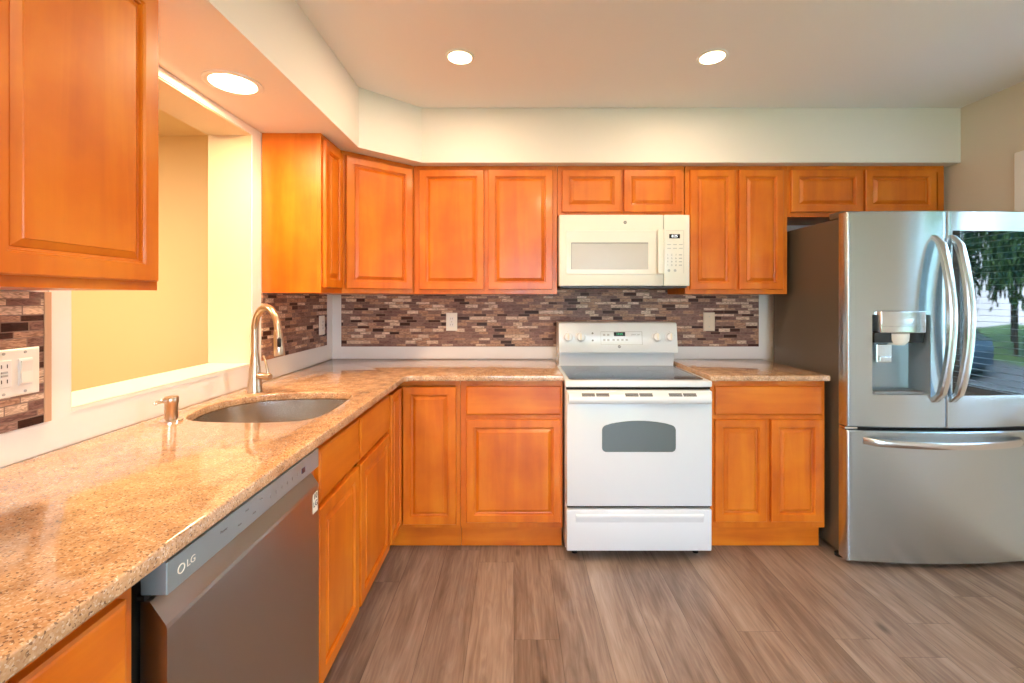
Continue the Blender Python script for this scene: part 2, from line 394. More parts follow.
# ------------------------------------------------------------------ windows
def casing(bx_, y0, y1, z0, z1, wd):
    bx_.box(XR - .018, XR - .0005, y0 - wd, y0, z0 - wd, z1 + wd, .003); bx_.box(XR - .018, XR - .0005, y1, y1 + wd, z0 - wd, z1 + wd, .003)
    bx_.box(XR - .018, XR - .0005, y0, y1, z1, z1 + wd, .003); bx_.box(XR - .03, XR - .0005, y0, y1, z0 - wd, z0, .003)
win = bpy.data.objects.new('window_1', None); COL.objects.link(win); win['kind'] = 'structure'; win.location = (XR, 1.25, 1.4)
b = B(); casing(b, WY0, WY1, WZ0, WZ1, .085); obj('window_casing', b, M['trim'], win)
b = B(); ym = 1.70
for a0, a1 in ((WY0, ym), (ym, WY1)):
    b.box(XR + .05, XR + .09, a0, a0 + .045, WZ0, WZ1); b.box(XR + .05, XR + .09, a1 - .045, a1, WZ0, WZ1)
    b.box(XR + .05, XR + .09, a0 + .045, a1 - .045, WZ0, WZ0 + .045); b.box(XR + .05, XR + .09, a0 + .045, a1 - .045, WZ1 - .045, WZ1)
obj('window_sash', b, M['trim'], win)
obj('window_pane', B().box(XR + .068, XR + .072, WY0 + .045, ym - .045, WZ0 + .045, WZ1 - .045).box(XR + .068, XR + .072, ym + .045, WY1 - .045, WZ0 + .045, WZ1 - .045), M['glass'], win)
bl = thing('window_blind', (XR + .02, 1.25, WZ1), 'open white slatted blind hanging in the window past the refrigerator', 'blind')
b = B(); z = WZ0 + .04
while z < WZ1 - .05:
    b.box(XR + .012, XR + .04, WY0 + .012, WY1 - .012, z, z + .0012); z += .034
obj('slat', b, M['blind'], bl)
obj('head_rail', B().box(XR + .008, XR + .045, WY0 + .01, WY1 - .01, WZ1 - .04, WZ1 - .002, .003), M['blind'], bl)
dr = bpy.data.objects.new('added_door_1', None); COL.objects.link(dr); dr['kind'] = 'structure'; dr.location = (0.9, YF, 0)  # unseen glass door, added so daylight comes in from behind the camera
b = B()
for a0, a1 in ((-0.3, 0.9), (0.9, 2.1)):
    b.box(a0, a0 + .06, YF - .1, YF - .05, 0.001, 2.1); b.box(a1 - .06, a1, YF - .1, YF - .05, 0.001, 2.1)
    b.box(a0 + .06, a1 - .06, YF - .1, YF - .05, 0.001, .08); b.box(a0 + .06, a1 - .06, YF - .1, YF - .05, 2.02, 2.1)
obj('door_frame', b, M['trim'], dr)
obj('door_pane', B().box(-.24, .84, YF - .078, YF - .072, .08, 2.02).box(.96, 2.04, YF - .078, YF - .072, .08, 2.02), M['glass'], dr)

# ------------------------------------------------------------------ tiles
tag(obj('tile_backsplash', B().box(-1.1545, 1.636, YB - .010, YB - .0005, 1.022, 1.368, .0005).box(.262, 1.026, YB - .010, YB - .0005, 1.368, 1.46), M['mosaic']), 'long mosaic backsplash of mauve and brown strips behind the stove', 'backsplash')
tag(obj('tile_backsplash', B().box(XL + .0005, XL + .010, 2.118, 2.848, OZ0, 1.368, .0005), M['mosaic']), 'mosaic strip tiling between the faucet and the room corner', 'backsplash')
ts = thing('tile_backsplash', (XL, .8, 1.02), 'mosaic strip tiling with tan edging around the large switch plate', 'backsplash')
obj('tile_panel', B().box(XL + .0005, XL + .010, .3, 1.1325, 1.022, 1.358, .0005), M['mosaic'], ts)
obj('edge_strip', B().box(XL + .0005, XL + .012, 1.1325, 1.150, 1.022, 1.358, .001), M['tilestrip'], ts)

# ------------------------------------------------------------------ cabinets
DOOR = [(0, 0), (0, .015), (.003, .019), (.040, .019), (.0425, .016), (.0435, .0140), (.0465, .0140), (.0475, .007), (.0515, .006), (.053, .0085), (.0665, .0155), (.068, .018)]
SLAB = [(0, 0), (0, .014), (.004, .018), (.008, .019)]
def door(name, O, U, Nn, w_, h_, parent, prof=DOOR):
    if w_ < .2 and prof is DOOR: prof = [(i * .72, o) for i, o in prof]
    return obj(name, B().rings(O, U, Nn, w_, h_, prof), M['wood_h'] if prof is SLAB else M['wood'], parent)
def frame_back(b, x0, x1, yf, z0, z1, cols, rows_by_col, t=.019):
    """face frame on plane y=yf (front) as stiles at cols [(a,b)] and rails [(a,b,x0,x1)]"""
    for a, c in cols: b.box(a, c, yf, yf + t, z0, z1)
    for xa, xb, za, zb in rows_by_col: b.box(xa, xb, yf, yf + t, za, zb)
def cab_back(name, x0, x1, yf, z0, z1, doors, label, drawers=(), toe=True, midrail=None, yb=YB - .001):
    """cabinet on the back wall; doors/drawers = (x0,x1,z0,z1) at the face"""
    t = thing(name, ((x0 + x1) / 2, yb, 0 if toe else z0), label, 'cabinet')
    c = B(); th = .016; y0 = yf + .019
    c.box(x0, x0 + th, y0, yb, z0, z1); c.box(x1 - th, x1, y0, yb, z0, z1)
    c.box(x0 + th, x1 - th, y0, yb, z0, z0 + th); c.box(x0 + th, x1 - th, y0, yb, z1 - th, z1); c.box(x0 + th, x1 - th, yb - .006, yb, z0 + th, z1 - th)
    obj('carcass', c, M['wood'], t)
    f = B(); s = .036
    f.box(x0, x0 + s, yf, y0, z0, z1); f.box(x1 - s, x1, yf, y0, z0, z1)
    f.box(x0 + s, x1 - s, yf, y0, z0, z0 + s); f.box(x0 + s, x1 - s, yf, y0, z1 - s, z1)
    if midrail: f.box(x0 + s, x1 - s, yf, y0, midrail - .02, midrail + .02)
    for a, c2 in zip(doors, doors[1:]):
        xm = (a[1] + c2[0]) / 2; f.box(xm - .02, xm + .02, yf, y0, z0 + s, (midrail - .02) if midrail else z1 - s)
    obj('face_frame', f, M['wood'], t)
    for a in doors: door('door', (a[0], yf, a[2]), X, -Y, a[1] - a[0], a[3] - a[2], t)
    for a in drawers: door('drawer_front', (a[0], yf, a[2]), X, -Y, a[1] - a[0], a[3] - a[2], t, SLAB)
    if toe: obj('toe_kick', B().box(x0, x1, 2.385, 2.401, 0.004, z0 - .0005), M['wood_h'], t)
    return t
BF, UF = 2.34, 2.645       # face-frame planes, base and wall
cab_back('base_cabinet', -0.284, 0.258, BF, .125, .909, [(-.253, .248, .158, .703)], 'base cabinet with one drawer and one wide door beside the stove', [(-.253, .248, .728, .879)], midrail=.715)
cab_back('base_cabinet', 1.029, 1.651, BF, .125, .909, [(1.062, 1.336, .162, .703), (1.358, 1.630, .162, .703)], 'base cabinet with one wide drawer over two doors next to the refrigerator', [(1.064, 1.630, .728, .879)], midrail=.715)
cab_back('wall_cabinet', -0.604, 0.259, UF, 1.370, ZS - .001, [(-.568, -.180, 1.397, 2.113), (-.155, .231, 1.397, 2.113)], 'tall two-door wall cabinet between the angled corner cabinet and the microwave', toe=False)
cab_back('wall_cabinet', 0.262, 1.022, UF, 1.840, ZS - .001, [(.287, .640, 1.860, 2.113), (.657, 1.006, 1.860, 2.113)], 'short two-door wall cabinet directly above the microwave', toe=False)
cab_back('wall_cabinet', 1.028, 1.641, UF, 1.370, ZS - .001, [(1.053, 1.323, 1.397, 2.113), (1.345, 1.611, 1.397, 2.113)], 'tall narrow-doored wall cabinet between the microwave and the refrigerator', toe=False)
cab_back('wall_cabinet', 1.643, 2.584, UF, 1.833, ZS - .001, [(1.660, 2.083, 1.860, 2.113), (2.102, 2.525, 1.860, 2.113)], 'short two-door wall cabinet above the refrigerator', toe=False)

def cab_left(name, y0, y1, xf, z0, z1, doors, label, drawers=(), toe=True, midrail=None, top=True, side=None):
    """cabinet on the left wall facing +x; doors = (y0,y1,z0,z1)"""
    xb = XL + .006
    t = thing(name, (xb, (y0 + y1) / 2, 0 if toe else z0), label, 'cabinet')
    c = B(); th = .016; x1 = xf - .019
    c.box(xb, x1, y0, y0 + th, z0, z1); c.box(xb, x1, y1 - th, y1, z0, z1); c.box(xb, x1, y0 + th, y1 - th, z0, z0 + th); c.box(xb, xb + .006, y0 + th, y1 - th, z0 + th, z1 - th)
    if top: c.box(xb, x1, y0 + th, y1 - th, z1 - th, z1)
    obj('carcass', c, side or M['wood'], t)
    f = B(); s = .036
    f.box(x1, xf, y0, y0 + s, z0, z1); f.box(x1, xf, y1 - s, y1, z0, z1)
    f.box(x1, xf, y0 + s, y1 - s, z0, z0 + s); f.box(x1, xf, y0 + s, y1 - s, z1 - s, z1)
    if midrail: f.box(x1, xf, y0 + s, y1 - s, midrail - .02, midrail + .02)
    for a, c2 in zip(doors, doors[1:]):
        ymid = (a[1] + c2[0]) / 2; f.box(x1, xf, ymid - .02, ymid + .02, z0 + s, z1 - s)
    obj('face_frame', f, M['wood'], t)
    for a in doors: door('door', (xf, a[0], a[2]), Y, X, a[1] - a[0], a[3] - a[2], t)
    for a in drawers: door('drawer_front', (xf, a[0], a[2]), Y, X, a[1] - a[0], a[3] - a[2], t, SLAB)
    if toe: obj('toe_kick', B().box(-.691, -.675, y0, y1, 0.004, z0 - .0005), M['wood_h'], t)
    return t
LF = -.609
cab_left('base_cabinet', -.22, .700, LF, .125, .909, [(-.195, .228, .15, .70), (.250, .675, .15, .70)], 'base cabinet at the near end of the counter, before the dishwasher', [(-.195, .228, .722, .880), (.250, .675, .722, .880)], midrail=.711)
cab_left('base_cabinet', 1.312, 2.108, LF, .125, .909, [(1.338, 1.680, .15, .700), (1.700, 2.090, .15, .700)], 'sink base cabinet with two doors under two false drawer fronts', [(1.338, 1.680, .722, .880), (1.700, 2.090, .722, .880)], midrail=.711, top=False)
cab_left('wall_cabinet', .34, 1.128, -.915, 1.362, ZS - .001, [(.350, .724, 1.384, 2.10), (.738, 1.112, 1.384, 2.10)], 'large wall cabinet hanging in the foreground over the switch plate', toe=False)
cab_left('wall_cabinet', 2.119, 2.359, -.930, 1.370, ZS - .001, [(2.135, 2.348, 1.397, 2.113)], 'narrow wall cabinet with its broad bright orange side behind the faucet', toe=False)
# angled corner wall cabinet
t = thing('wall_cabinet', (-1.0, 2.75, 1.37), 'angled wall cabinet set diagonally across the room corner', 'cabinet')
A, C = Vector((-.930, 2.361, 0)), Vector((-.606, 2.645, 0))
ud = (C - A).normalized(); nd = Vector((ud.y, -ud.x, 0))
i1, i2 = A - nd * .0 , C
obj('carcass', B().prism([(XL + .006, YB - .001), (XL + .006, 2.361), (A.x, A.y), (C.x, C.y), (-.606, YB - .001)], 1.370, ZS - .001), M['wood'], t)
wd_ = (C - A).length
f = B(); 
def dprism(b, u0, u1, z0, z1, d0, d1):
    p = [A + ud * u0 + nd * d0, A + ud * u1 + nd * d0, A + ud * u1 + nd * d1, A + ud * u0 + nd * d1]
    b.prism([(q.x, q.y) for q in p], z0, z1)
dprism(f, .006, .03, 1.371, ZS - .002, .0005, .006); dprism(f, wd_ - .03, wd_ - .008, 1.371, ZS - .002, .0005, .006)
dprism(f, .03, wd_ - .03, 1.371, 1.405, .0005, .006); dprism(f, .03, wd_ - .03, 2.10, ZS - .002, .0005, .006)
obj('face_frame', f, M['wood'], t)
o_ = A + ud * .022 + nd * .0065
door('door', (o_.x, o_.y, 1.397), ud, nd, wd_ - .040, .716, t)
# lazy-susan corner base cabinet with folding doors
t = thing('base_cabinet', (-1.0, 2.7, 0), 'L-shaped corner base cabinet with two narrow doors meeting at a right angle', 'cabinet')
obj('carcass', B().prism([(XL + .006, YB - .001), (XL + .006, 2.110), (-.628, 2.110), (-.628, 2.359), (-.286, 2.359), (-.286, YB - .001)], .125, .909), M['wood'], t)
f = B(); f.box(-.628, LF, 2.110, 2.14, .125, .909).box(-.628, LF, 2.14, 2.359, .125, .155).box(-.628, LF, 2.14, 2.359, .885, .909)
f.box(-.316, -.286, BF, 2.359, .125, .909).box(LF, -.316, BF, 2.359, .125, .155).box(LF, -.316, BF, 2.359, .885, .909)
obj('face_frame', f, M['wood'], t)
door('door', (LF, 2.128, .148), Y, X, .190, .728, t); door('door', (-.588, BF, .148), X, -Y, .282, .728, t)
obj('toe_kick', B().box(-.691, -.675, 2.110, 2.385, .004, .1245).box(-.691, -.286, 2.385, 2.401, .004, .1245), M['wood_h'], t)

# ------------------------------------------------------------------ countertops
def rounded(pts, idx_r):
    out = []
    n = len(pts)
    for i, p in enumerate(pts):
        if i in idx_r:
            r = idx_r[i]; p = Vector(p); a = (Vector(pts[i - 1]) - p).normalized(); c = (Vector(pts[(i + 1) % n]) - p).normalized()
            for k in range(9):
                s_ = k / 8; q = (p + a * r) * (1 - s_) ** 2 + p * 2 * s_ * (1 - s_) + (p + c * r) * s_ ** 2; out.append((q.x, q.y))
        else: out.append(tuple(p))
    return out
def catmull(P_, k=6):
    out = []; n = len(P_)
    for i in range(n):
        p0, p1, p2, p3 = [Vector(P_[(i + j) % n]) for j in (-1, 0, 1, 2)]
        for s_ in range(k):
            u = s_ / k
            q = 0.5 * ((2 * p1) + (p2 - p0) * u + (2 * p0 - 5 * p1 + 4 * p2 - p3) * u * u + (3 * p1 - p0 - 3 * p2 + p3) * u ** 3); out.append((q.x, q.y))
    return out
SINK = catmull([(-1.125, 1.525), (-1.150, 1.66), (-1.118, 1.775), (-1.035, 1.852), (-.90, 1.885), (-.74, 1.885), (-.680, 1.842), (-.660, 1.72), (-.658, 1.56), (-.690, 1.462), (-.78, 1.432), (-.90, 1.428), (-1.02, 1.440), (-1.09, 1.470)])
def slab(outer, hole, z0, z1, bev=.005):
    b = B(); bm = b.bm
    def loop(pts):
        v = [bm.verts.new((x, y, z1)) for x, y in pts]; return v, [bm.edges.new((v[i], v[(i + 1) % len(v)])) for i in range(len(v))]
    v, e = loop(outer)
    if hole: v2, e2 = loop(hole); e = e + e2
    bmesh.ops.triangle_fill(bm, use_beauty=True, use_dissolve=False, edges=e)
    top = list(bm.faces)
    r = bmesh.ops.extrude_face_region(bm, geom=top)
    nv = [g for g in r['geom'] if isinstance(g, bmesh.types.BMVert)]
    bmesh.ops.translate(bm, verts=nv, vec=(0, 0, z0 - z1))
    bmesh.ops.recalc_face_normals(bm, faces=bm.faces)
    es = [ed for ed in bm.edges if len(ed.link_faces) == 2 and ed.calc_face_angle(0) > 1.2 and abs(ed.verts[0].co.z - ed.verts[1].co.z) < 1e-6]
    bmesh.ops.bevel(bm, geom=es, offset=bev, segments=3, profile=0.5, affect='EDGES')
    return b
outer = rounded([(XL + .005, -.25), (-.568, -.25), (-.568, 2.298), (.260, 2.298), (.260, YB - .005), (XL + .005, YB - .005)], {2: .05})
tag(obj('countertop', slab(outer, SINK, CT - .030, CT), M['granite'], smooth=35), 'long L-shaped tan granite countertop with the sink cut into it', 'countertop')
tag(obj('countertop', slab([(1.027, 2.298), (1.652, 2.298), (1.652, YB - .005), (1.027, YB - .005)], None, CT - .030, CT), M['granite'], smooth=35), 'short tan granite countertop between the stove and the refrigerator', 'countertop')

# ------------------------------------------------------------------ sink
t = thing('sink', (-.9, 1.66, CT - .03), 'rounded stainless steel undermount sink below the curved faucet', 'sink')
cx, cy = -.9, 1.66
b = B(); prev = None; rings_ = [(1.045, -.0305), (1.0, -.031), (.992, -.06), (.975, -.17), (.93, -.205), (.80, -.217), (.4, -.222), (.085, -.224)]
for k_, dz in rings_:
    ring = [b.bm.verts.new((cx + (x - cx) * k_, cy + (y - cy) * k_, CT + dz)) for x, y in SINK]
    if prev:
        for i in range(len(ring)): b.bm.faces.new((prev[i], prev[(i + 1) % len(ring)], ring[(i + 1) % len(ring)], ring[i]))
    prev = ring
o = obj('basin', b, M['steel_sink'], t, smooth=40)
o = obj('drain', B().lathe((cx, cy, CT - .234), [(.045, 0), (.045, .010), (.036, .0105), (.034, .004), (.01, .004), (.008, .009), (0, .009)]), M['chrome'], t, smooth=40)

# ------------------------------------------------------------------ faucet
fx, fy = -1.110, 1.885
t = thing('faucet', (fx, fy, CT), 'tall brushed nickel pull-down faucet arching over the sink', 'faucet')
obj('base', B().lathe((fx, fy, CT), [(.030, 0), (.031, .004), (.029, .010), (.026, .05), (.021, .11), (.017, .145), (.015, .165), (.0135, .17)]), M['nickel'], t, smooth=40)
dv = Vector((.159, -.10, 0)).normalized(); R_ = .088
pts = [Vector((fx, fy, CT + .165 + .015 * i)) for i in range(0, 8)]
top_z = CT + .27
pts = [Vector((fx, fy, CT + .16)), Vector((fx, fy, CT + .21)), Vector((fx, fy, top_z))]
for k in range(1, 17):
    a = math.pi * k / 16
    pts.append(Vector((fx, fy, top_z)) + dv * (R_ * (1 - math.cos(a))) + Z * (R_ * 1.08 * math.sin(a)))
obj('spout', B().tube(pts, .0138, 20), M['nickel'], t, smooth=50)
e_ = pts[-1]; down = (Z * -1 + dv * .12).normalized()
sp_ = obj('spray_head', B().tube([e_ + down * -.004, e_, e_ + down * .02, e_ + down * .06, e_ + down * .098, e_ + down * .102], [.0138, .0155, .017, .019, .0215, .019], 20), M['nickel'], t, smooth=40)
bt = Vector((.55, -.83, 0)); c0 = e_ + down * .045
obj('spray_button', B().tube([c0 + bt * .012 + Z * .016, c0 + bt * .0205 + Z * .012, c0 + bt * .022 - Z * .014, c0 + bt * .013 - Z * .02], [.005, .0075, .0075, .005], 10), M['rubber'], sp_, smooth=40)
hd = Vector((.88, -.3, 0)).normalized(); h0 = Vector((fx, fy, CT + .072))
hb = obj('handle_hub', B().tube([h0 + hd * .018, h0 + hd * .03, h0 + hd * .082, h0 + hd * .086], [.0135, .0145, .0145, .012], 18), M['nickel'], t, smooth=40)
obj('lever', B().tube([h0 + hd * .072 + Z * .010, h0 + hd * .070 + Z * .03, h0 + hd * .060 + Z * .06, h0 + hd * .048 + Z * .088], [.0065, .0055, .0045, .0035], 10), M['nickel'], hb, smooth=40)
# ------------------------------------------------------------------ soap dispenser
t = thing('soap_dispenser', (-1.127, 1.447, CT), 'small chrome soap dispenser with short side spout on the counter by the sink', 'soap dispenser')
obj('base', B().lathe((-1.127, 1.447, CT), [(.032, 0), (.032, .004), (.024, .007), (.019, .008)]), M['chrome'], t, smooth=40)
obj('pump', B().lathe((-1.127, 1.447, CT + .007), [(.0185, 0), (.0185, .050), (.0205, .053), (.0205, .068), (.018, .072), (0, .073)]), M['nickel'], t, smooth=40)
obj('spout', B().tube([(-1.127, 1.447, CT + .067), (-1.137, 1.425, CT + .069), (-1.145, 1.408, CT + .068), (-1.147, 1.404, CT + .062)], [.007, .0065, .0055, .005], 10), M['chrome'], t, smooth=40)

# ------------------------------------------------------------------ dishwasher
DX, D0, D1 = -.577, .732, 1.300
t = thing('dishwasher', (-.9, 1.02, 0), 'stainless steel dishwasher with pocket handle under the counter', 'dishwasher')
obj('tub', B().box(XL + .06, -.632, .708, 1.308, .10, .905), M['gap'], t)
obj('door_panel', B().extrude_profile([(-.622, .125), (DX, .125), (DX, .790), (DX - .002, .797), (-.606, .836), (-.622, .836)], 'y', D0, D1), M['steel_dw'], t)
cp = obj('control_panel', B().box(-.622, DX, D0, D1, .846, .901, .002), M['steel_panel'], t)
obj('pocket', B().box(-.628, -.615, D0, D1, .8365, .8455), M['gap'], t)
obj('kick_plate', B().box(-.66, -.645, .715, 1.300, .01, .10), M['black'], t)
XW = DX + .0006
b = B(); b.bm.free(); 
def ring_mesh(c, ax, r0, r1, th=.0008, n=28):
    c = Vector(c); q = Vector((0, 0, 1)).rotation_difference(Vector(ax)); b = B()
    rows = [[c + q @ Vector((r_ * math.cos(2 * math.pi * k / n), r_ * math.sin(2 * math.pi * k / n), h_)) for k in range(n + 1)] for r_, h_ in ((r0, 0), (r1, 0), (r1, th), (r0, th), (r0, 0))]
    b.grid(rows); bmesh.ops.remove_doubles(b.bm, verts=b.bm.verts, dist=1e-6); return b
obj('badge', ring_mesh((DX, .763, .873), (1, 0, 0), .0065, .0085), M['plate'], cp)
text('badge_letters', 'LG', .018, (XW, .786, .873), Y, Z, M['plate'], cp)
text('panel_marks', 'Power', .008, (XW, .875, .880), Y, Z, M['grey'], cp)
for k in range(4): text('panel_marks', 'Auto', .0065, (XW, .925 + k * .026, .884 if k % 2 else .866), Y, Z, M['grey'], cp)
for k in range(6): text('panel_marks', '-:-'[k % 3] + '|', .010, (XW, 1.04 + k * .026, .873), Y, Z, M['grey'], cp)
obj('display', B().box(DX, DX + .0008, 1.195, 1.215, .864, .878), mat('violet_display', (60, 44, 70), .2), cp)
st = obj('sticker', B().box(DX, DX + .0006, 1.262, 1.292, .722, .778), M['plate'], t, label='white sticker')
text('sticker_marks', '10\nLG', .022, (DX + .001, 1.277, .757), Y, Z, M['black'], st)

# ------------------------------------------------------------------ range
t = thing('stove', (.643, 2.6, 0), 'white freestanding electric stove with black glass cooktop and grey oven window', 'stove')
RX0, RX1 = .264, 1.020
obj('body', B().box(RX0 + .003, RX1 - .003, 2.285, 2.93, .05, .885), M['white'], t)
cf = obj('cooktop_frame', B().box(RX0, RX1, 2.262, 2.93, .886, .918, .006, 3), M['white'], t, smooth=40)
b = B(); gp = rounded([(RX0 + .024, 2.300), (RX1 - .024, 2.300), (RX1 - .024, 2.76), (RX0 + .024, 2.76)], {0: .025, 1: .025, 2: .03, 3: .03})
cg = obj('glass_top', b.prism(gp, .9182, .9215), M['ceran'], t)
for bx_, by_, br in ((.44, 2.42, .105), (.84, 2.42, .085), (.44, 2.65, .075), (.84, 2.65, .095)):
    obj('burner_ring', ring_mesh((bx_, by_, .9214), (0, 0, 1), br - .002, br, .0003, 48), M['grey'], cg)
b = B().box(RX0 + .006, RX1 - .006, 2.275, 2.285, .872, .886); obj('vent_gap', b, M['gap'], t)
dz0, dz1 = .285, .872
dr_ = obj('oven_door', B().box(RX0 + .004, RX1 - .012, 2.236, 2.284, dz0, dz1, .006, 3), M['white'], t, smooth=40)
# window with arched top
wx0, wx1, wz0, wz1 = .447, .822, .563, .700
pp = []
for k in range(7): a = math.pi + math.pi / 2 * k / 6; pp.append((wx0 + .022 + .022 * math.cos(a), wz0 + .022 + .022 * math.sin(a)))
for k in range(7): a = -math.pi / 2 + math.pi / 2 * k / 6; pp.append((wx1 - .022 + .022 * math.cos(a), wz0 + .022 + .022 * math.sin(a)))
for k in range(7): a = math.pi / 2 * .8 * k / 6; pp.append((wx1 - .028 + .028 * math.cos(a), wz1 - .028 + .028 * math.sin(a)))
for k in range(1, 12): u = k / 12; pp.append((wx1 - .02 + (wx0 - wx1 + .04) * u, wz1 + .0215 * math.sin(math.pi * u) ** .8))
for k in range(7): a = math.pi / 2 * 1.2 + math.pi / 2 * .8 * k / 6; pp.append((wx0 + .028 + .028 * math.cos(a), wz1 - .028 + .028 * math.sin(a)))
ow = obj('oven_window', B().extrude_profile([], 'y', 0, 1) if False else (lambda bb: (bb.extrude_profile(pp, 'y', 2.2345, 2.237), bb)[1])(B()), M['ovenglass'], dr_, label='grey glass oven window')
# handle: full-width bar with vent slots in its upper face
hb_ = B().extrude_profile([(2.236, .868), (2.212, .864), (2.196, .852), (2.190, .838), (2.193, .822), (2.202, .814), (2.212, .818), (2.214, .836), (2.224, .846), (2.236, .848)], 'x', RX0 + .010, RX1 - .034)
hh = obj('oven_handle', hb_, M['white'], dr_, smooth=60)
for gx in (.4085, .626, .845):
    for dx in (-.036, .036):
        for k_ in (0, 1):
            obj('vent_slot', B().extrude_profile([(y_ + .007 - .0085 * k_, z_ + .006 - .0072 * k_) for y_, z_ in ((2.2035, .8595), (2.1985, .8555), (2.2015, .852), (2.2065, .856))], 'x', gx + dx - .0325, gx + dx + .0325), M['gap'], hh)
dw = obj('storage_drawer', B().box(RX0 + .004, RX1 - .012, 2.240, 2.284, .056, .268, .006, 3), M['white'], t, smooth=40)
db = B().extrude_profile([(2.2405, .246), (2.234, .243), (2.232, .236), (2.236, .222), (2.2405, .200)], 'x', .315, .965); obj('drawer_lip', db, M['white'], dw, smooth=50)
obj('door_gap_strip', B().box(RX0 + .01, RX1 - .01, 2.262, 2.284, .2685, .2845), M['gap'], t)  # dark strip filling the gap between oven door and drawer
obj('foot', B().lathe((.32, 2.33, .001), [(.015, 0), (.015, .05)]), M['rubber'], t); obj('foot', B().lathe((.96, 2.33, .001), [(.015, 0), (.015, .05)]), M['rubber'], t)
# backguard
bgd = obj('backguard', B().extrude_profile([(2.93, .918), (2.785, .918), (2.775, .960), (2.765, 1.004), (2.93, 1.004)], 'x', .284, 1.008), M['white'], t)
cp = obj('control_panel', (lambda bb: bb)(B().extrude_profile([(2.90, 1.006), (2.722, 1.006), (2.718, 1.012), (2.742, 1.180), (2.750, 1.190), (2.765, 1.193), (2.90, 1.193)], 'x', .279, 1.013)), M['white'], t, smooth=50)
def onp(z): return 2.718 + (z - 1.012) * .1395
nrm = Vector((0, -1, .1395)).normalized(); UP = Vector((0, .1395, 1)).normalized()
for kx in (.334, .412, .884, .966):
    c0 = Vector((kx, onp(1.103), 1.103))
    kn = obj('knob', B().lathe(c0, [(.032, 0), (.032, .005), (.0255, .008), (.024, .028), (.021, .031), (0, .0315)], 28, nrm), M['white'], cp, smooth=40)
    obj('knob_grip', B().tube([c0 + nrm * .031 + UP * -.02, c0 + nrm * .036, c0 + nrm * .031 + UP * .021], [.004, .007, .004], 8), M['cream'], kn, smooth=40)
    text('dial_mark', '-', .016, c0 + UP * .037 + nrm * .0006, X, UP, M['grey'], cp)
def pnl(name, x0, x1, z0, z1, m_, d=.0006, par=None):
    return obj(name, B().extrude_profile([(onp(z0) + .001, z0), (onp(z0) - d, z0), (onp(z1) - d, z1), (onp(z1) + .001, z1)], 'x', x0, x1), m_, par or cp)
pnl('keypad_frame', .538, .7955, 1.136, 1.1375, M['grey']); pnl('keypad_frame', .538, .7955, 1.057, 1.0585, M['lightgrey']); pnl('keypad_frame', .794, .7955, 1.057, 1.1375, M['grey']); pnl('keypad_frame', .538, .5395, 1.057, 1.1375, M['lightgrey'])
ds = pnl('clock_display', .620, .690, 1.110, 1.134, M['blackgloss'])
text('clock_digits', '12:05', .018, (.655, onp(1.122) - .0012, 1.122), X, UP, M['green'], ds)
for q in (.560, .585): 
    for zz in (1.086, 1.117): pnl('button', q - .007, q + .007, zz - .006, zz + .006, M['lightgrey'])
for q in (.618, .645, .672, .699): pnl('button', q - .007, q + .007, 1.081, 1.092, M['lightgrey'])
text('button_label', 'START', .010, (.742, onp(1.118) - .001, 1.118), X, UP, M['grey'], cp); text('button_label', 'OFF', .010, (.772, onp(1.118) - .001, 1.118), X, UP, M['grey'], cp)
for zz in (1.083, 1.127): obj('indicator', B().lathe((.488, onp(zz), zz), [(.006, 0), (.006, .001), (0, .001)], 16, nrm), M['grey'], cp)
bd = obj('badge', B().lathe((.652, onp(1.045), 1.045), [(.009, 0), (.009, .0012), (0, .0013)], 24, nrm), M['grey'], cp)
text('badge_letters', 'GE', .009, (.652, onp(1.045) - .0018, 1.045), X, UP, M['white'], bd)

# ------------------------------------------------------------------ microwave
MX0, MX1, MY, MZ0, MZ1 = .264, 1.024, 2.562, 1.416, 1.831
t = thing('microwave', (.643, 2.75, MZ0), 'white over-the-range microwave mounted beneath the short cabinet', 'microwave')
obj('body', B().box(MX0 + .002, MX1 - .002, MY + .032, YB - .012, MZ0 + .004, MZ1 - .001), M['cream'], t)
obj('underside_grille', B().box(MX0 + .01, MX1 - .01, MY + .02, YB - .04, MZ0 - .010, MZ0 + .004), M['black'], t)
MD = .872
d_ = obj('door', B().box(MX0, MD - .0015, MY, MY + .032, MZ0, MZ1, .006, 3), M['cream'], t, smooth=40)
fr = B().rings((.300, MY + .0004, 1.490), X, -Y, .520, .250, [(0, 0), (0, .0012), (.003, .003), (.006, .003), (.034, .0005), (.036, -.0006)])
obj('window_frame', B().rings((.302, MY, 1.484), X, -Y, .530, .256, [(0, 0), (.002, .003), (.005, .003)]), M['cream'], d_)
obj('window', B().box(.336, .780, MY - .0045, MY - .003, 1.513, 1.663, .001), M['mwglass'], d_, label='pale grey see-through screen')
obj('window_edge', B().box(.336, .780, MY - .0052, MY - .003, 1.6635, 1.668).box(.333, .336, MY - .0052, MY - .003, 1.513, 1.668), M['grey'], d_)
b = B(); b.box(.828, .862, MY - .034, MY - .022, 1.484, 1.742, .004, 3); b.box(.834, .858, MY - .024, MY, 1.484, 1.505, .002); b.box(.834, .858, MY - .024, MY, 1.722, 1.742, .002)
obj('handle', b, M['cream'], d_, smooth=40)
bd = obj('badge', B().lathe((.647, MY, 1.786), [(.0095, 0), (.0095, .0012), (0, .0013)], 24, (0, -1, 0)), M['grey'], d_)
text('badge_letters', 'GE', .009, (.647, MY - .0018, 1.786), X, Z, M['cream'], bd)
cp = obj('control_panel', B().box(MD + .0015, MX1, MY, MY + .032, MZ0, MZ1, .006, 3), M['cream'], t, smooth=40)
obj('seam', B().box(MD - .0015, MD + .0015, MY + .006, MY + .03, MZ0 + .003, MZ1 - .003), M['grey'], t)
